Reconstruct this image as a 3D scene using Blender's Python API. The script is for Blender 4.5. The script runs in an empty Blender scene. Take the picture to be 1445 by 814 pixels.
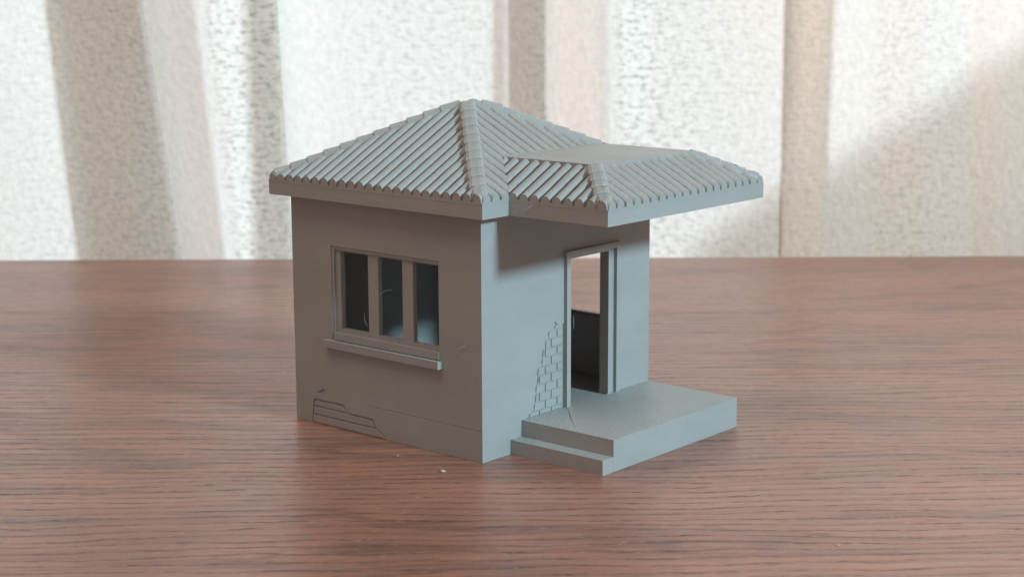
import bpy, bmesh, math, random
from mathutils import Vector, Matrix

random.seed(7)
S = 0.05                      # one unit below = the model's wall height, 5 cm
scene = bpy.context.scene
COL = scene.collection
YAW = 0.8621

# ------------------------------------------------------------------ helpers
def link(name, me, mat, parent=None):
    o = bpy.data.objects.new(name, me)
    COL.objects.link(o)
    if mat:
        me.materials.append(mat)
    if parent:
        o.parent = parent
    return o

def finish(name, bm, mat, parent=None, smooth=False, bevel=0.0, segs=2):
    """bmesh (in units) -> linked mesh object (in metres)"""
    if bevel:
        edges = [e for e in bm.edges if len(e.link_faces) == 2 and e.calc_face_angle(0) > 0.5]
        bmesh.ops.bevel(bm, geom=edges, offset=bevel, segments=segs, profile=0.5,
                        affect='EDGES', clamp_overlap=True)
    bmesh.ops.scale(bm, vec=(S, S, S), verts=bm.verts)
    me = bpy.data.meshes.new(name)
    bm.to_mesh(me)
    bm.free()
    if smooth:
        for p in me.polygons:
            p.use_smooth = True
    return link(name, me, mat, parent)

def box(bm, x0, x1, y0, y1, z0, z1):
    v = [bm.verts.new(p) for p in ((x0, y0, z0), (x1, y0, z0), (x1, y1, z0), (x0, y1, z0),
                                   (x0, y0, z1), (x1, y0, z1), (x1, y1, z1), (x0, y1, z1))]
    for f in ((3, 2, 1, 0), (4, 5, 6, 7), (0, 1, 5, 4), (1, 2, 6, 5), (2, 3, 7, 6), (3, 0, 4, 7)):
        bm.faces.new([v[i] for i in f])
    return v

def prism(bm, pts, axis, a, b):
    """polygon pts (2D) extruded along axis from a to b"""
    def P(p, h):
        return {'x': (h, p[0], p[1]), 'y': (p[0], h, p[1]), 'z': (p[0], p[1], h)}[axis]
    lo = [bm.verts.new(P(p, a)) for p in pts]
    hi = [bm.verts.new(P(p, b)) for p in pts]
    n = len(pts)
    fs = [bm.faces.new(lo), bm.faces.new(hi)]
    for i in range(n):
        fs.append(bm.faces.new((lo[i], lo[(i + 1) % n], hi[(i + 1) % n], hi[i])))
    bmesh.ops.recalc_face_normals(bm, faces=fs)

def tube(bm, pts, r, n=6):
    rings = []
    for i, p in enumerate(pts):
        p = Vector(p)
        d = (Vector(pts[min(i + 1, len(pts) - 1)]) - Vector(pts[max(i - 1, 0)])).normalized()
        u = d.orthogonal().normalized(); w = d.cross(u)
        rr = r * (1 - 0.5 * abs(2 * i / (len(pts) - 1) - 1) ** 3)
        rings.append([bm.verts.new(p + rr * (math.cos(2 * math.pi * k / n) * u + math.sin(2 * math.pi * k / n) * w)) for k in range(n)])
    for a, b in zip(rings, rings[1:]):
        for k in range(n):
            bm.faces.new((a[k], a[(k + 1) % n], b[(k + 1) % n], b[k]))
    bm.faces.new(rings[0][::-1]); bm.faces.new(rings[-1])

def boolean(bm_a, cutters):
    """bm_a minus each cutter bmesh; returns a new bmesh"""
    me = bpy.data.meshes.new('tmp'); bm_a.to_mesh(me); bm_a.free()
    o = bpy.data.objects.new('tmp', me); COL.objects.link(o)
    tmp = []
    for c in cutters:
        mc = bpy.data.meshes.new('cut'); c.to_mesh(mc); c.free()
        oc = bpy.data.objects.new('cut', mc); COL.objects.link(oc); tmp.append(oc)
        m = o.modifiers.new('b', 'BOOLEAN'); m.operation = 'DIFFERENCE'; m.solver = 'EXACT'; m.object = oc
    dg = bpy.context.evaluated_depsgraph_get()
    ev = o.evaluated_get(dg)
    out = bmesh.new(); em = ev.to_mesh(); out.from_mesh(em); ev.to_mesh_clear()
    for x in tmp + [o]:
        m = x.data
        bpy.data.objects.remove(x); bpy.data.meshes.remove(m)
    return out

def cutbox(*a):
    b = bmesh.new(); box(b, *a); return b

def cutprism(*a):
    b = bmesh.new(); prism(b, *a); return b

# ------------------------------------------------------------------ materials
def newmat(name):
    m = bpy.data.materials.new(name); m.use_nodes = True
    nt = m.node_tree; nt.nodes.clear()
    out = nt.nodes.new('ShaderNodeOutputMaterial')
    return m, nt, out

def N(nt, t, **kw):
    n = nt.nodes.new(t)
    for k, v in kw.items():
        if k.startswith('i_'):
            n.inputs[k[2:].replace('_', ' ')].default_value = v
        else:
            setattr(n, k, v)
    return n

def ramp(nt, src, stops):
    r = nt.nodes.new('ShaderNodeValToRGB')
    el = r.color_ramp.elements
    while len(el) < len(stops):
        el.new(0.5)
    for e, (p, c) in zip(el, stops):
        e.position = p; e.color = c if len(c) == 4 else (*c, 1)
    nt.links.new(src, r.inputs[0])
    return r

def units(nt, scale=(1, 1, 1), rot=(0, 0, 0)):
    tc = nt.nodes.new('ShaderNodeTexCoord')
    a = N(nt, 'ShaderNodeMapping'); a.inputs['Scale'].default_value = (1 / S,) * 3
    nt.links.new(tc.outputs['Object'], a.inputs[0])
    b = N(nt, 'ShaderNodeMapping'); b.inputs['Scale'].default_value = scale; b.inputs['Rotation'].default_value = rot
    nt.links.new(a.outputs[0], b.inputs[0])
    return b.outputs[0]

def mathn(nt, op, a, b=None):
    n = nt.nodes.new('ShaderNodeMath'); n.operation = op
    for i, v in enumerate((a, b)):
        if v is None: continue
        if hasattr(v, 'is_output'): nt.links.new(v, n.inputs[i])
        else: n.inputs[i].default_value = v
    return n.outputs[0]

def plastic(name, base, rough=0.45, layers=0.25, infill=0.0, grain=0.2):
    m, nt, out = newmat(name)
    L = nt.links.new
    p = N(nt, 'ShaderNodeBsdfPrincipled', i_Roughness=rough)
    # printed layers: fine horizontal lines that wander a little
    nz = N(nt, 'ShaderNodeTexNoise', i_Scale=1.0, i_Detail=4.0, i_Roughness=0.65)
    L(units(nt, (3, 3, 150)), nz.inputs['Vector'])
    fine = N(nt, 'ShaderNodeTexNoise', i_Scale=60.0, i_Detail=3.0)
    L(units(nt), fine.inputs['Vector'])
    h = mathn(nt, 'ADD', mathn(nt, 'MULTIPLY', nz.outputs[0], layers), mathn(nt, 'MULTIPLY', fine.outputs[0], grain))
    if infill:
        geo = nt.nodes.new('ShaderNodeNewGeometry')
        sep = nt.nodes.new('ShaderNodeSeparateXYZ'); L(geo.outputs['Normal'], sep.inputs[0])
        top = mathn(nt, 'GREATER_THAN', sep.outputs[2], 0.9)
        wv = N(nt, 'ShaderNodeTexWave', i_Scale=1.0, i_Distortion=0.8, i_Detail=1.0)
        wv.inputs['Detail Scale'].default_value = 0.6
        L(units(nt, (26, 26, 26), (0, 0, math.pi / 4)), wv.inputs['Vector'])
        h = mathn(nt, 'ADD', h, mathn(nt, 'MULTIPLY', mathn(nt, 'MULTIPLY', wv.outputs['Fac'], infill), top))
    bp = N(nt, 'ShaderNodeBump', i_Strength=0.55); bp.inputs['Distance'].default_value = 0.012 * S
    L(h, bp.inputs['Height']); L(bp.outputs[0], p.inputs['Normal'])
    # colour: almost even, a little blotchy
    big = N(nt, 'ShaderNodeTexNoise', i_Scale=2.2, i_Detail=5.0, i_Roughness=0.6)
    L(units(nt, (1, 1, 2.5)), big.inputs['Vector'])
    r = ramp(nt, big.outputs[0], [(0.3, tuple(c * 0.93 for c in base)), (0.7, tuple(c * 1.06 for c in base))])
    L(r.outputs[0], p.inputs['Base Color'])
    r2 = ramp(nt, nz.outputs[0], [(0.3, (rough - .06,) * 3), (0.75, (rough + .1,) * 3)])
    L(r2.outputs[0], p.inputs['Roughness'])
    L(p.outputs[0], out.inputs[0])
    return m

GREY = (0.32, 0.328, 0.328)
M_WALL = plastic('grey_print_plastic', GREY, 0.42, 0.13, 0.0, 0.08)
M_ROOF = plastic('grey_print_plastic_roof', GREY, 0.33, 0.25, 0.0, 0.45)
M_TOP = plastic('grey_print_plastic_top', GREY, 0.40, 0.15, 0.09, 0.22)

def wood():
    m, nt, out = newmat('stained_oak')
    L = nt.links.new
    p = N(nt, 'ShaderNodeBsdfPrincipled')
    # slow warp so that the grain lines wander
    warp = N(nt, 'ShaderNodeTexNoise', i_Scale=0.45, i_Detail=3.0, i_Roughness=0.55)
    L(units(nt, (0.55, 1.3, 1)), warp.inputs['Vector'])
    base = units(nt, (1, 1, 1), (0, 0, math.radians(-1.0)))
    sh = nt.nodes.new('ShaderNodeVectorMath'); sh.operation = 'MULTIPLY_ADD'
    L(warp.outputs['Color'], sh.inputs[0]); sh.inputs[1].default_value = (0, 0.45, 0); L(base, sh.inputs[2])
    def stretched(sx, sy, det=3.0, ro=0.6, src=None):
        mp = nt.nodes.new('ShaderNodeMapping'); mp.inputs['Scale'].default_value = (sx, sy, 1)
        L(src or sh.outputs[0], mp.inputs[0])
        n = N(nt, 'ShaderNodeTexNoise', i_Scale=1.0, i_Detail=det, i_Roughness=ro)
        L(mp.outputs[0], n.inputs['Vector'])
        return n.outputs[0]
    sepw = nt.nodes.new('ShaderNodeSeparateXYZ'); L(sh.outputs[0], sepw.inputs[0])
    jit = stretched(1.6, 5.0, 2.0)
    ph = mathn(nt, 'ADD', mathn(nt, 'MULTIPLY', sepw.outputs[1], 2 * math.pi / 0.068), mathn(nt, 'MULTIPLY', jit, 9.0))
    ring = mathn(nt, 'MULTIPLY_ADD', mathn(nt, 'SINE', ph), 0.5); ring.node.inputs[2].default_value = 0.5
    band = stretched(0.22, 1.9, 4.0)                 # broad light / dark growth bands
    dash = stretched(6.5, 24.0, 4.0, 0.7)           # pores break the growth lines into dashes
    pore = stretched(9.0, 75.0, 2.0, 0.6)            # finer pores between them
    fleck = stretched(22.0, 66.0, 2.0, 0.6)
    blot = stretched(1.6, 2.6, 4.0, 0.6)
    c1 = ramp(nt, band, [(0.28, (0.255, 0.112, 0.078)), (0.43, (0.33, 0.151, 0.107)), (0.475, (0.21, 0.098, 0.073)), (0.49, (0.325, 0.149, 0.106)), (0.75, (0.37, 0.178, 0.128))])
    cb_ = ramp(nt, blot, [(0.3, (0.80, 0.83, 0.86)), (0.7, (1.14, 1.08, 1.03))])
    mm = N(nt, 'ShaderNodeMix', data_type='RGBA', blend_type='MULTIPLY'); mm.inputs['Factor'].default_value = 1.0
    L(c1.outputs[0], mm.inputs[6]); L(cb_.outputs[0], mm.inputs[7])
    rm = ramp(nt, ring, [(0.62, (0, 0, 0)), (0.97, (1, 1, 1))])
    dm = ramp(nt, dash, [(0.40, (0, 0, 0)), (0.60, (1, 1, 1))])
    pm = ramp(nt, pore, [(0.56, (0, 0, 0)), (0.70, (1, 1, 1))])
    fm = ramp(nt, fleck, [(0.63, (0, 0, 0)), (0.72, (1, 1, 1))])
    crumb = ramp(nt, stretched(26.0, 70.0, 3.0, 0.7), [(0.36, (0.25,) * 3), (0.58, (1, 1, 1))])
    smear = ramp(nt, stretched(1.1, 30.0, 4.0, 0.65), [(0.46, (0, 0, 0)), (0.72, (1, 1, 1))])      # long soft streaks
    lines = mathn(nt, 'MULTIPLY', rm.outputs[0], mathn(nt, 'MULTIPLY_ADD', dm.outputs[0], 0.9)); lines.node.inputs[2].default_value = 0.1
    dark = mathn(nt, 'MAXIMUM', mathn(nt, 'MULTIPLY', mathn(nt, 'MULTIPLY', lines, crumb.outputs[0]), 0.58), mathn(nt, 'MULTIPLY', mathn(nt, 'MULTIPLY', pm.outputs[0], crumb.outputs[0]), 0.5))
    dark = mathn(nt, 'MAXIMUM', dark, mathn(nt, 'MULTIPLY', smear.outputs[0], 0.32))
    mx = N(nt, 'ShaderNodeMix', data_type='RGBA')
    L(dark, mx.inputs['Factor']); L(mm.outputs[2], mx.inputs[6]); mx.inputs[7].default_value = (0.045, 0.024, 0.024, 1)
    mx2 = N(nt, 'ShaderNodeMix', data_type='RGBA')
    L(mathn(nt, 'MULTIPLY', fm.outputs[0], 0.6), mx2.inputs['Factor']); L(mx.outputs[2], mx2.inputs[6]); mx2.inputs[7].default_value = (0.48, 0.30, 0.22, 1)
    L(mx2.outputs[2], p.inputs['Base Color'])
    rr = mathn(nt, 'ADD', mathn(nt, 'MULTIPLY', dark, 0.2), mathn(nt, 'MULTIPLY_ADD', blot, 0.16)); rr.node.inputs[1].links[0].from_node.inputs[2].default_value = 0.27
    L(rr, p.inputs['Roughness'])
    p.inputs['Specular IOR Level'].default_value = 1.0
    bp = N(nt, 'ShaderNodeBump', i_Strength=0.3); bp.inputs['Distance'].default_value = 0.006 * S
    L(mathn(nt, 'SUBTRACT', 1.0, dark), bp.inputs['Height']); L(bp.outputs[0], p.inputs['Normal'])
    L(p.outputs[0], out.inputs[0])
    return m
M_WOOD = wood()

def cloth():
    m, nt, out = newmat('sheer_crinkled_cloth')
    L = nt.links.new
    uv = nt.nodes.new('ShaderNodeUVMap'); uv.uv_map = 'UVMap'
    def noise(sx, sy, sc, det, ro=0.6, rot=0.0):
        mp = nt.nodes.new('ShaderNodeMapping'); mp.inputs['Scale'].default_value = (sx, sy, 1)
        mp.inputs['Rotation'].default_value = (0, 0, rot)
        L(uv.outputs[0], mp.inputs[0])
        n = N(nt, 'ShaderNodeTexNoise', i_Scale=sc, i_Detail=det, i_Roughness=ro)
        L(mp.outputs[0], n.inputs['Vector'])
        return n.outputs[0]
    a = noise(0.50, 1.0, 33.0, 4.0, 0.62)              # loose horizontal slubs
    b = noise(1.0, 0.55, 24.0, 3.0, 0.6, 0.5)         # crinkles
    area = nt.nodes.new('ShaderNodeAttribute'); area.attribute_name = 'looseness'   # stretched folds show more holes
    thin = ramp(nt, a, [(0.33, (0, 0, 0)), (0.52, (1, 1, 1))])
    # k = 1 dense white yarn, lower = loose dark spot
    k = mathn(nt, 'SUBTRACT', 1.0, mathn(nt, 'MULTIPLY', mathn(nt, 'SUBTRACT', 1.0, thin.outputs[0]), mathn(nt, 'MULTIPLY', area.outputs['Fac'], 0.46)))
    cr = ramp(nt, b, [(0.3, (0.87,) * 3), (0.7, (1.0,) * 3)])
    k = mathn(nt, 'MULTIPLY', k, cr.outputs[0])
    def tint(col):
        mx = N(nt, 'ShaderNodeMix', data_type='RGBA')
        L(k, mx.inputs['Factor']); mx.inputs[6].default_value = (0.0, 0.0, 0.0, 1); mx.inputs[7].default_value = (*col, 1)
        return mx.outputs[2]
    df = N(nt, 'ShaderNodeBsdfDiffuse'); tr = N(nt, 'ShaderNodeBsdfTranslucent')
    L(tint((0.87, 0.775, 0.69)), df.inputs[0]); L(tint((0.92, 0.91, 0.90)), tr.inputs[0])
    bp = N(nt, 'ShaderNodeBump', i_Strength=0.35); bp.inputs['Distance'].default_value = 0.03 * S
    L(mathn(nt, 'ADD', b, mathn(nt, 'MULTIPLY', a, 0.6)), bp.inputs['Height'])
    L(bp.outputs[0], df.inputs['Normal'])
    ms = N(nt, 'ShaderNodeMixShader'); ms.inputs[0].default_value = 0.40
    L(df.outputs[0], ms.inputs[1]); L(tr.outputs[0], ms.inputs[2])
    L(ms.outputs[0], out.inputs[0])
    return m
M_CLOTH = cloth()

def plain(name, col, rough=0.7):
    m, nt, out = newmat(name)
    p = N(nt, 'ShaderNodeBsdfPrincipled', i_Roughness=rough)
    n = N(nt, 'ShaderNodeTexNoise', i_Scale=6.0, i_Detail=5.0)
    nt.links.new(units(nt), n.inputs['Vector'])
    r = ramp(nt, n.outputs[0], [(0.3, tuple(c * .85 for c in col)), (0.7, tuple(min(1, c * 1.1) for c in col))])
    nt.links.new(r.outputs[0], p.inputs['Base Color']); nt.links.new(p.outputs[0], out.inputs[0])
    return m
M_FLAKE = plain('pale_plastic_flake', (0.42, 0.37, 0.34), 0.4)
M_STRING = plain('grey_plastic_hair', (0.62, 0.60, 0.57), 0.35)
M_BLOCKER = plain('daylight_blocker', (0.55, 0.45, 0.38), 0.8)

# ------------------------------------------------------------------ the model house
house = bpy.data.objects.new('model_house', None)
COL.objects.link(house)
house.rotation_euler = (0, 0, YAW)
house.empty_display_size = 0.02
house['label'] = 'grey 3D printed model house with ribbed hip roof, porch and open doorway'
house['category'] = 'model house'

LX, LY, T = 1.1226, 1.0983, 0.042
O = 0.065
HP = 0.1304
ZB = 1.0
# walls: a hollow shell, openings cut through, plaster broken away in two patches
wb = bmesh.new(); box(wb, 0, LX, 0, LY, 0, ZB)
PATCH_L = [(1.0, -0.02), (0.995, 0.04), (0.986, 0.105), (0.965, 0.112), (0.955, 0.108), (0.90, 0.110), (0.80, 0.112),
           (0.776, 0.084), (0.765, 0.079), (0.62, 0.077), (0.600, 0.040), (0.555, 0.018), (0.530, -0.02)]
CH = 0.0363
rowx = [0.285, 0.315, 0.325, 0.327, 0.338, 0.34, 0.366, 0.372, 0.39, 0.41, 0.45]
PATCH_R = [(0.518, HP - 0.05), (0.27, HP - 0.05), (0.275, HP)]
for i, x in enumerate(rowx):
    z0 = HP + (i - 0.5) * CH if i else HP
    z1 = HP + (i + 0.5) * CH
    j = 0.008 * math.sin(i * 2.3)
    PATCH_R += [(x + 0.004 + j, z0 + 0.008), (x - 0.006 + j, (z0 + z1) / 2), (x + 0.010, z1 - 0.004)]
PATCH_R += [(0.478, HP + 9.9 * CH), (0.50, HP + 9.6 * CH + 0.012), (0.518, HP + 9.9 * CH)]
wb = boolean(wb, [
    cutbox(T, LX - T, T, LY - T, -0.05, ZB - 0.03),                    # inside
    cutbox(-0.1, T + 0.02, 0.228, 0.856, 0.392, 0.797),                # triple window
    cutbox(0.553, 0.822, -0.1, T + 0.02, HP - 0.004, 0.775),           # doorway
    cutbox(LX - T - 0.02, LX + 0.1, 0.14, 0.452, 0.395, 0.775),        # rear window
    cutprism(PATCH_L, 'x', -0.05, 0.0075),
    cutprism([(0.965, 0.140), (0.945, 0.147), (0.925, 0.163), (0.912, 0.158), (0.918, 0.147), (0.90, 0.140)], 'x', -0.05, 0.007),
    cutprism(PATCH_R, 'y', -0.05, 0.0060),
    cutbox(-0.05, 0.0022, 0.004, 0.66, HP - 0.003, HP + 0.001),
])
finish('wall', wb, M_WALL, house, bevel=0.006, segs=3)

# floor inside
fb = bmesh.new(); box(fb, T + .001, LX - T - .001, T + .001, LY - T - .001, 0.02, HP - 0.006)
finish('floor', fb, M_TOP, house)

# broken plaster: block courses left of the window wall, bricks beside the door
def brick_part(bm, polys, axis, a, b, bev):
    for p in polys:
        prism(bm, p, axis, a, b)
    edges = [e for e in bm.edges if len(e.link_faces) == 2]
    bmesh.ops.bevel(bm, geom=edges, offset=bev, segments=1, affect='EDGES', clamp_overlap=True)
bb = bmesh.new()
def rect(a0, a1, z0, z1): return [(a0, z0), (a1, z0), (a1, z1), (a0, z1)]
brick_part(bb, [[(0.997, 0.001), (0.995, 0.034), (0.606, 0.034), (0.565, 0.015), (0.548, 0.001)],
                [(0.993, 0.0405), (0.989, 0.071), (0.70, 0.071), (0.632, 0.071), (0.612, 0.0405)],
                [(0.988, 0.0785), (0.984, 0.101), (0.81, 0.102), (0.789, 0.0785)]], 'x', 0.0025, 0.0085, 0.002)
ob = finish('exposed_brickwork', bb, M_WALL, house)
ob['label'] = 'broken plaster with three long block courses under the window'
bb = bmesh.new()
polys = []
for i, x in enumerate(rowx):
    z0 = (HP + (i - 0.5) * CH + 0.0028) if i else HP + 0.001
    z1 = HP + (i + 0.5) * CH - 0.0028
    if i == 10: z1 = z0 + 0.012
    off = 0.357 if i % 2 == 0 else 0.318
    js = [off + 0.0775 * k for k in range(-2, 4)]
    cuts = [x + 0.006] + [j for j in js if x + 0.018 < j < 0.505] + [0.5155]
    for c0, c1 in zip(cuts, cuts[1:]):
        d = random.uniform(-.001, .001)
        polys.append([(c0 + 0.0048, z0 + d), (c1 - 0.0048, z0), (c1 - 0.0048, z1 + d), (c0 + 0.0048 + (0.004 if c0 == cuts[0] else 0), z1)])
brick_part(bb, polys, 'y', 0.0012, 0.0085, 0.0028)
ob = finish('exposed_brickwork', bb, M_WALL, house)
ob['label'] = 'patch of bare bricks left of the doorway'

# triple window: recessed frame with two mullions, sill below
def frame_bm(a0, a1, z0, z1, border, muls, d0, d1, axis):
    bm = bmesh.new()
    def B(p0, p1, q0, q1, e0=d0, e1=d1):
        if axis == 'x': box(bm, e0, e1, p0, p1, q0, q1)
        else: box(bm, p0, p1, e0, e1, q0, q1)
    l, r, b, t = border
    B(a0, a0 + l, z0, z1); B(a1 - r, a1, z0, z1)
    xs = [a0 + l] + [m for mm in muls for m in mm] + [a1 - r]
    B(a0 + l, a1 - r, z0, z0 + b); B(a0 + l, a1 - r, z1 - t, z1)
    for m0, m1 in muls:
        B(m0, m1, z0 + b, z1 - t, d0 + .0015, d1 - .0015)
    return bm
wf = frame_bm(0.2285, 0.8555, 0.3925, 0.7965, (0.014, 0.042, 0.048, 0.020), [(0.389, 0.449), (0.590, 0.649)], 0.0145, 0.040, 'x')
win = finish('window', wf, M_WALL, house, bevel=0.003)
win['label'] = 'triple window with thick mullions'
# stepped outer moulding round the recess (left, top and right), butted
mb = bmesh.new()
box(mb, 0.004, 0.014, 0.842, 0.8545, 0.393, 0.7955)
box(mb, 0.005, 0.014, 0.2295, 0.842, 0.785, 0.7955)
box(mb, 0.005, 0.014, 0.2295, 0.236, 0.424, 0.785)
box(mb, -0.006, 0.0142, 0.2295, 0.842, 0.393, 0.424)
finish('frame', mb, M_WALL, win, bevel=0.002)
sb = bmesh.new(); box(sb, -0.026, 0.009, 0.217, 0.893, 0.357, 0.389)
finish('sill', sb, M_WALL, win, bevel=0.006, segs=3)

# rear window frame (seen through the doorway)
rf = frame_bm(0.1405, 0.4515, 0.3955, 0.7745, (0.012,) * 4, [], LX - 0.034, LX - 0.010, 'x')
rw = finish('window', rf, M_WALL, house, bevel=0.003)
rw['label'] = 'plain rear window opening seen through the doorway'

# door frame: raised outer rim and an inner rebate
df = bmesh.new()
box(df, 0.519, 0.540, -0.017, -0.0005, HP, 0.771)
box(df, 0.862, 0.884, -0.017, -0.0005, HP, 0.771)
box(df, 0.514, 0.890, -0.021, -0.0005, 0.771, 0.795)
dfo = finish('door_frame', df, M_WALL, house, bevel=0.004, segs=3)
jb = bmesh.new()
box(jb, 0.540, 0.557, -0.007, 0.040, HP, 0.760)
box(jb, 0.816, 0.842, -0.007, 0.040, HP, 0.760)
box(jb, 0.540, 0.842, -0.007, 0.040, 0.760, 0.7705)
finish('door_jamb', jb, M_WALL, dfo, bevel=0.0035)

# porch slab with one lower step at its end
pb = bmesh.new(); box(pb, 0.2425, LX - 0.002, -0.4742, -0.0006, 0, HP)
porch = finish('porch', pb, M_TOP, house, bevel=0.007, segs=2)
st = bmesh.new(); box(st, 0.1725, 0.2419, -0.4742, -0.0006, 0, 0.0618)
finish('step', st, M_TOP, porch, bevel=0.007, segs=2)
# seam left by the nozzle across the porch
sm = bmesh.new(); tube(sm, [(0.512, -0.026, HP), (0.40, -0.135, HP + .0015), (0.30, -0.238, HP + .001)], 0.0022)
finish('print_seam', sm, M_FLAKE, porch, smooth=True)

# ---- roofs
SL = 0.515
ZT = 1.0637
ZE = ZT + 0.003           # where the ribs start
RH = 0.027

def rib_face(bm, org, sd, td, slen, t0, t1, pitch_n, z0=ZE, overhang=0.0008):
    """ribbed slope; t0(s) / t1(s) bound it in plan along td (up the slope)"""
    org = Vector(org); sd = Vector(sd); td = Vector(td)
    HW = 0.395                                   # half width of a rib, in pitches
    prof = [(0.0, -0.22), (0.5 - HW - 0.02, -0.22)] + [(0.5 - HW * math.cos(math.pi * k / 12), math.sin(math.pi * k / 12) ** 0.85) for k in range(1, 12)] + [(0.5 + HW + 0.02, -0.22)]
    samples = [(k, f, h) for k in range(pitch_n) for f, h in prof] + [(pitch_n - 1, 1.0, -0.22)]
    prev = None
    for kk, f, rr in samples:
        s = slen * (kk + f) / pitch_n
        amp = RH * (1 + 0.10 * math.sin(kk * 12.9898 + 1.7))
        a, b = t0(s), t1(s)
        if b < a: b = a
        col = []
        m = 9
        for j in range(m + 1):
            t = a + (b - a) * j / m
            ph = kk * 5.1 + 17 * t + 3 * math.sin(kk * 2.2 + 9 * t)
            wob = 0.0008 * math.sin(ph)
            lat = 0.0007 * math.sin(kk * 3.3 + 23 * t + 2 * math.sin(kk + 11 * t)) * (0 < f < 1)
            if j == 0 and a <= 1e-6: t = -overhang
            p = org + sd * (s + lat) + td * t
            col.append(bm.verts.new((p.x, p.y, z0 + SL * max(t, 0) + amp * rr + wob * (rr > .2))))
        if a <= 1e-6:   # close the rib end at the eave
            p = org + sd * s - td * overhang
            q = org + sd * s + td * 0.01
            col = [bm.verts.new((q.x, q.y, z0 - 0.016)), bm.verts.new((p.x, p.y, z0 - 0.012))] + col
        else:
            p = org + sd * s + td * a
            col = [bm.verts.new((p.x, p.y, z0 + SL * a - 0.03)), bm.verts.new((p.x, p.y, z0 + SL * a - 0.02))] + col
        if prev:
            for j in range(len(col) - 1):
                bm.faces.new((prev[j], col[j], col[j + 1], prev[j + 1]))
        prev = col

def hip_cap(parent, p0, p1, side, n, sym, clampf, w=0.046, up=0.019):
    """overlapping cap tiles along a hip, from the eave corner p0 up to p1"""
    bm = bmesh.new()
    p0 = Vector(p0); p1 = Vector(p1)
    d = (p1 - p0) / n
    dn = d.normalized()
    sv = Vector(side).normalized()
    upv = sv.cross(dn)
    if upv.z < 0: upv = -upv
    prof = [(-1.10, -1.6), (-0.95, 0.45), (-0.70, 0.80), (0.0, 1.0), (0.30, 0.9), (0.55, 0.3), (0.70, -1.6)]
    if sym: prof = [(-0.95, -1.6), (-0.75, 0.35), (-0.4, 0.85), (0.0, 1.05), (0.4, 0.85), (0.75, 0.35), (0.95, -1.6)]
    for i in range(n):
        a = p0 + d * i - dn * 0.004
        b = p0 + d * (i + 1) + dn * 0.012
        ja = random.uniform(-.0012, .0012)
        rings = []
        for q, ww, h in ((a, w * 1.0, up + 0.001 + ja), (a + dn * 0.004, w * 1.04, up + 0.0045 + ja), (b, w * 0.90, up - 0.003)):
            rings.append([bm.verts.new(clampf(q + sv * (ww * x) + upv * (h * z))) for x, z in prof])
        for r0, r1 in zip(rings, rings[1:]):
            for k in range(len(prof) - 1):
                bm.faces.new((r0[k], r0[k + 1], r1[k + 1], r1[k]))
        bm.faces.new(rings[0][::-1]); bm.faces.new(rings[-1])
    bmesh.ops.recalc_face_normals(bm, faces=bm.faces)
    finish('hip_cap', bm, M_ROOF, parent)

X0, X1, Y0, Y1 = -O, LX + O, -O, LY + O
RUN = 0.570
XE, XI, PO, PRUN = 1.1697, 0.0945, 0.5521, 0.208
ZA = ZE + SL * RUN
W, D = X1 - X0, Y1 - Y0
rb = bmesh.new()
hipt = lambda L: (lambda s: min(s, L - s, RUN))
zero = lambda s: 0.0
rib_face(rb, (X0, Y0, 0), (0, 1, 0), (1, 0, 0), D, zero, hipt(D), 23)               # window side
rib_face(rb, (X1, Y0, 0), (0, 1, 0), (-1, 0, 0), D, zero, hipt(D), 23)
rib_face(rb, (X0, Y1, 0), (1, 0, 0), (0, -1, 0), W, zero, hipt(W), 23)
def door_t0(s):
    x = X0 + s
    if x < XI or x > XE: return 0.0
    return min(x - XI, XE - x, PRUN)
rib_face(rb, (X0, Y0, 0), (1, 0, 0), (0, 1, 0), W, door_t0, hipt(W), 23)            # door side
# small flat top
prism(rb, [(X0 + RUN, Y0 + RUN), (X1 - RUN, Y0 + RUN), (X1 - RUN, Y1 - RUN), (X0 + RUN, Y1 - RUN)], 'z', ZA - 0.02, ZA + RH * 1.02)
roof = finish('roof', rb, M_ROOF, house, smooth=False)
fa = bmesh.new(); box(fa, X0, X1, Y0, Y1, ZB, ZE - 0.001)
finish('fascia', fa, M_WALL, roof, bevel=0.0018)
for (cx, cy, sx, sy) in ((X0, Y0, 1, 1), (X0, Y1, 1, -1), (X1, Y1, -1, -1), (X1, Y0, -1, 1)):
    hip_cap(roof, (cx + sx * 0.022, cy + sy * 0.022, ZE + 0.017), (cx + sx * (RUN + .01), cy + sy * (RUN + .01), ZA + 0.015), (sx, -sy, 0), 11, (sx, sy) != (1, 1), lambda v: Vector((min(max(v.x, X0 + .002), X1 - .002), min(max(v.y, Y0 + .002), Y1 - .002), max(v.z, ZE - .006))))

ZP = ZE + SL * PRUN
prb = bmesh.new()
PW, PD = XE - XI, PO - O
rib_face(prb, (XI, -PO, 0), (1, 0, 0), (0, 1, 0), PW, zero, lambda s: min(s, PW - s, PRUN), 20)
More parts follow.
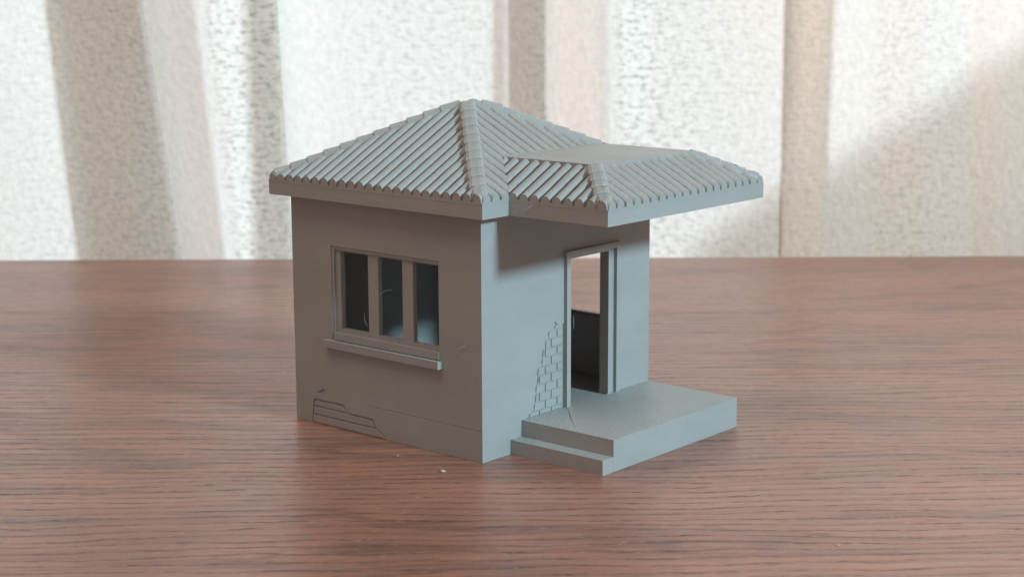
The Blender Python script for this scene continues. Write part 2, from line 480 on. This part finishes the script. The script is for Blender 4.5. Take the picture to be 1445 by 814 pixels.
# side slopes run back until they die into the main slope
SIDE = PD + PRUN + 0.02
def side_t0(s): return max(0.0, s - PD)
rib_face(prb, (XI, -PO, 0), (0, 1, 0), (1, 0, 0), SIDE, side_t0, lambda s: min(s, PRUN), 13)
rib_face(prb, (XE, -PO, 0), (0, 1, 0), (-1, 0, 0), SIDE, side_t0, lambda s: min(s, PRUN), 13)
proof = finish('porch_roof', prb, M_ROOF, house)
fl = bmesh.new()
box(fl, XI + PRUN - 0.001, XE - PRUN + 0.001, -PO + PRUN - 0.001, Y0 + PRUN + 0.05, ZP - 0.02, ZP + RH * 0.98)
finish('flat_top', fl, M_TOP, proof, bevel=0.0018)
fa = bmesh.new(); box(fa, XI, XE, -PO, Y0 - 0.0005, ZB, ZE - 0.001)
finish('fascia', fa, M_WALL, proof, bevel=0.0018)
for (cx, sx) in ((XI, 1), (XE, -1)):
    hip_cap(proof, (cx + sx * 0.022, -PO + 0.022, ZE + 0.017), (cx + sx * (PRUN + .008), -PO + PRUN + .008, ZP + 0.014), (sx, -1, 0), 5, sx < 0, lambda v: Vector((min(max(v.x, XI + .002), XE - .002), max(v.y, -PO + .002), max(v.z, ZE - .006))), w=0.044, up=0.018)

# stray hairs of plastic left by the printer
def hair(pts, r=0.0016):
    bm = bmesh.new(); tube(bm, pts, r * 0.7, 5)
    finish('plastic_hair', bm, M_STRING, house, smooth=True)
def arc(p, q, bulge, n=10):
    p, q, b = Vector(p), Vector(q), Vector(bulge)
    return [p.lerp(q, i / n) + b * math.sin(math.pi * i / n) for i in range(n + 1)]
hair(arc((0.33, -0.14, 0.995), (0.27, -0.14, 0.925), (0.03, 0, -0.008)))
hair(arc((0.20, -0.30, 1.02), (0.21, -0.40, 1.05), (-0.097, 0, 0.0)) if False else arc((XI - .003, -0.14, 1.030), (XI - .003, -0.185, 1.052), (-0.006, 0, -0.006)), 0.0014)
hair(arc((0.012, 0.655, 0.47), (0.012, 0.668, 0.53), (0, 0.010, 0.0)), 0.0010)
hair(arc((0.014, 0.592, 0.605), (0.03, 0.52, 0.64), (0, 0, 0.012)), 0.0008)
hair(arc((-0.004, 0.135, 0.43), (-0.004, 0.085, 0.47), (-0.004, 0, 0.01)), 0.0014)
hair(arc((0.62, 0.03, 0.50), (0.66, 0.06, 0.43), (0, 0, 0.02)), 0.0012)

# ------------------------------------------------------------------ table
tb = bmesh.new(); box(tb, -9, 9, -6.0, 4.86, -0.55, 0)
table = finish('wooden_table', tb, M_WOOD, None, bevel=0.03, segs=3)
table['label'] = 'reddish brown wooden table top with dark open grain under the model house'
table['category'] = 'table'

# ------------------------------------------------------------------ plastic flakes on the table
def flake(x, y, r, label, long=1.6, ang=0.4):
    bm = bmesh.new()
    n = 9
    pts = [(r * long * math.cos(2 * math.pi * k / n) * random.uniform(.55, 1.1), r * math.sin(2 * math.pi * k / n) * random.uniform(.5, 1.1)) for k in range(n)]
    lo = [bm.verts.new((p[0], p[1], 0.001 + 0.35 * abs(p[0]) * (k % 2))) for k, p in enumerate(pts)]
    hi = [bm.verts.new((p[0] * .8, p[1] * .8, 0.35 * r + 0.35 * abs(p[0]) * (k % 2) + random.uniform(0, .2) * r)) for k, p in enumerate(pts)]
    bm.faces.new(lo[::-1]); bm.faces.new(hi)
    for k in range(n):
        bm.faces.new((lo[k], lo[(k + 1) % n], hi[(k + 1) % n], hi[k]))
    o = finish('plastic_flake', bm, M_FLAKE)
    o.location = (x * S, y * S, 0.0); o.rotation_euler = (0, 0, ang)
    o['label'] = label; o['category'] = 'flake'; o['group'] = 'plastic flakes scattered on the table'
flake(-0.156, -0.108, 0.0115, 'largest white plastic flake, on the table below the window wall', 1.5, 0.9)
flake(-0.347, 0.113, 0.004, 'tiny pale flake close to the foot of the window wall', 1.4)
flake(-0.241, -0.193, 0.0035, 'tiny pale flake just left of the largest white flake', 1.5, 0.2)
flake(1.239, -1.0, 0.006, 'white flake alone on the table at the lower right, far from the house', 1.7, -0.3)

# ------------------------------------------------------------------ curtain
# plan outline of the folds: (x at the table's height, x higher up, y); x leans between the two heights
ZLO, ZHI = -0.12, 1.72
def xb(u): return -3.583 + 0.005128 * u
def xt(u): return -3.473 + 0.004986 * u
YC = 5.6
path = [  # bottom, top, depth offset, looseness of the weave
    (-700, -760, 0.10, .3), (-420, -480, 0.25, .3), (-200, -250, 0.05, .3), (0, -45, 0.05, .3),
    (120, 70, 0.10, .4), (263, 207, -0.16, .6),            # front layer of the wide overlap
    (258, 202, -0.01, .3), (98, 50, 0.18, .3), (93, 46, 0.24, .3), (248, 190, 0.14, .1),   # back under and out again
    (252, 194, 0.13, .05), (322, 278, -0.10, .05),             # smooth flank turned away
    (345, 300, -0.10, .9), (375, 335, -0.06, 1), (408, 385, -0.05, 1), (414, 391, 0.0, .6),
    (340, 330, 0.14, .4), (338, 328, 0.20, .4), (420, 395, 0.18, .1), (470, 450, 0.22, .15), (560, 550, 0.26, .5), (690, 690, 0.30, .4),
    (712, 713, 0.24, .05), (770, 768, 0.12, .6), (774, 772, 0.15, .5), (716, 714, 0.26, .4), (714, 711, 0.30, .4), (760, 758, 0.30, .1),
    (766, 764, 0.28, .05), (862, 858, 0.06, .1),             # smooth flank
    (880, 878, 0.06, 1), (925, 922, 0.10, .9), (1000, 1000, 0.11, .5), (1090, 1098, 0.09, .3), (1143, 1160, 0.10, .2), (1150, 1165, 0.095, .2), (1148, 1163, 0.088, .3),
    (1106, 1114, 0.080, .4), (1104, 1111, 0.074, .4), (1155, 1168, -0.01, .3),
    (1212, 1225, 0.0, .1), (1235, 1245, 0.0, .5), (1300, 1300, -0.02, .5), (1365, 1372, 0.02, .3),
    (1400, 1410, -0.01, .15), (1460, 1470, -0.02, .2), (1520, 1530, 0.10, .3), (1700, 1720, 0.20, .3), (1800, 1830, 0.0, .3), (2100, 2150, 0.2, .3)]
def smooth_path(pts, per=7):
    out = []
    n = len(pts)
    for i in range(n - 1):
        p0 = pts[max(i - 1, 0)]; p1 = pts[i]; p2 = pts[i + 1]; p3 = pts[min(i + 2, n - 1)]
        for k in range(per):
            t = k / per
            # tight Catmull-Rom: folds stay crisp
            o = []
            for c in range(4):
                m1 = 0.22 * (p2[c] - p0[c]); m2 = 0.22 * (p3[c] - p1[c])
                lim = abs(p2[c] - p1[c]) * 1.0
                m1 = max(-lim, min(lim, m1)); m2 = max(-lim, min(lim, m2))
                h00 = 2 * t**3 - 3 * t**2 + 1; h10 = t**3 - 2 * t**2 + t
                h01 = -2 * t**3 + 3 * t**2; h11 = t**3 - t**2
                o.append(h00 * p1[c] + h10 * m1 + h01 * p2[c] + h11 * m2)
            out.append(tuple(o))
    out.append(pts[-1])
    return out
P3 = smooth_path([(xb(a), xt(b), y, k) for a, b, y, k in path])
cb = bmesh.new()
uvl = cb.loops.layers.uv.new('UVMap')
zs = [-3.0 + 0.22 * i for i in range(36)]
cols = []; lens = [0.0]
for i, (a, b, y, k) in enumerate(P3):
    if i:
        q = P3[i - 1]
        lens.append(lens[-1] + math.hypot((a + b) / 2 - (q[0] + q[1]) / 2, y - q[2]))
    c = []
    for z in zs:
        f = (z - ZLO) / (ZHI - ZLO)
        fc = max(-0.6, min(1.6, f))
        x = a + (b - a) * fc
        c.append(cb.verts.new((x, YC + y + 0.012 * math.sin(z * 2.1 + x * 3.0), z)))
    cols.append(c)
for i in range(len(cols) - 1):
    for j in range(len(zs) - 1):
        f = cb.faces.new((cols[i][j], cols[i + 1][j], cols[i + 1][j + 1], cols[i][j + 1]))
        for lp, (ii, jj) in zip(f.loops, ((i, j), (i + 1, j), (i + 1, j + 1), (i, j + 1))):
            lp[uvl].uv = (lens[ii], zs[jj])
curtain = finish('curtain', cb, M_CLOTH, None, smooth=True)
at = curtain.data.attributes.new('looseness', 'FLOAT', 'POINT')
at.data.foreach_set('value', [p[3] for p in P3 for _ in zs])
curtain['label'] = 'off white sheer crinkled curtain in vertical folds behind the table, backlit by daylight'
curtain['category'] = 'curtain'

# unseen sloped panel added beyond the curtain to cut off daylight at lower right
blocker = bmesh.new()
prism(blocker, [(0.95, -3.0), (1.06, 0.14), (1.52, 0.47), (1.97, 0.77), (2.47, 1.10), (2.93, 1.38), (3.30, 1.62), (4.5, 2.4), (9.0, 3.0), (9.0, -3.0)], 'y', 6.45, 6.60)
blocker_o = finish('wall', blocker, M_BLOCKER)
blocker_o['kind'] = 'structure'

# ------------------------------------------------------------------ light
def area(name, loc, target, size, energy, color, shape='RECTANGLE', size_y=None, spread=180):
    d = bpy.data.lights.new(name, 'AREA')
    d.shape = shape; d.size = size * S
    if size_y: d.size_y = size_y * S
    d.energy = energy; d.color = color; d.spread = math.radians(spread)
    o = bpy.data.objects.new(name, d); COL.objects.link(o)
    o.location = Vector(loc) * S
    o.rotation_euler = (Vector(target) - Vector(loc)).to_track_quat('-Z', 'Y').to_euler()
    return o
cyw, syw = math.cos(YAW), math.sin(YAW)
def hw(x, y, z): return Vector((x * cyw - y * syw, x * syw + y * cyw, z))
ld = hw(0.0, -0.907, 0.421)
ctr = hw(0.5, 0.3, 0.6)
KEYD = 36
area('window_light', ctr + ld * KEYD, ctr, 4.0, 37.0, (0.57, 0.885, 1.0), 'DISK')
area('ceiling_light', (-5.5, -4.5, 16), (0, 0.5, 0.5), 6.5, 2.0, (1.0, 0.83, 0.70), 'RECTANGLE', 7.0)
area('daylight_behind_curtain', (-13.7, 32.0, 7.0), (0.6, 5.6, 1.0), 11, 3.8, (0.78, 0.91, 1.0), 'RECTANGLE', 5, 60)

area('curtain_back_fill', (6.2, 6.1, 4.8), (6.2, 6.45, 0.4), 5.4, 1.7, (1.0, 0.75, 0.64), 'RECTANGLE', 0.5)  # added warm fill strip behind the curtain, brightens its lower right

w = bpy.data.worlds.new('World'); scene.world = w; w.use_nodes = True
bg = w.node_tree.nodes['Background']
bg.inputs[0].default_value = (1.0, 0.77, 0.63, 1); bg.inputs[1].default_value = 0.36

# ------------------------------------------------------------------ camera
cam = bpy.data.cameras.new('camera'); co = bpy.data.objects.new('camera', cam); COL.objects.link(co)
co.location = Vector((0.1206, -6.6481, 1.9782)) * S
R = Matrix.Rotation(math.pi / 2 - 0.1878, 4, 'X') @ Matrix.Rotation(-0.0041, 4, 'Z')
co.rotation_euler = R.to_euler()
cam.sensor_width = 36.0
cam.lens = 2423.18 / 1445 * 36.0
cam.clip_start = 0.005; cam.clip_end = 50
cam.dof.use_dof = True
cam.dof.focus_distance = 6.75 * S
cam.dof.aperture_fstop = 40.0
scene.camera = co

scene.view_settings.view_transform = 'Standard'
scene.view_settings.look = 'None'
scene.view_settings.exposure = 0.0
scene.view_settings.gamma = 1.0
scene.render.engine = 'CYCLES'
scene.cycles.use_denoising = True
scene.cycles.max_bounces = 10
scene.cycles.diffuse_bounces = 6
scene.cycles.transmission_bounces = 8
scene.cycles.sample_clamp_indirect = 4
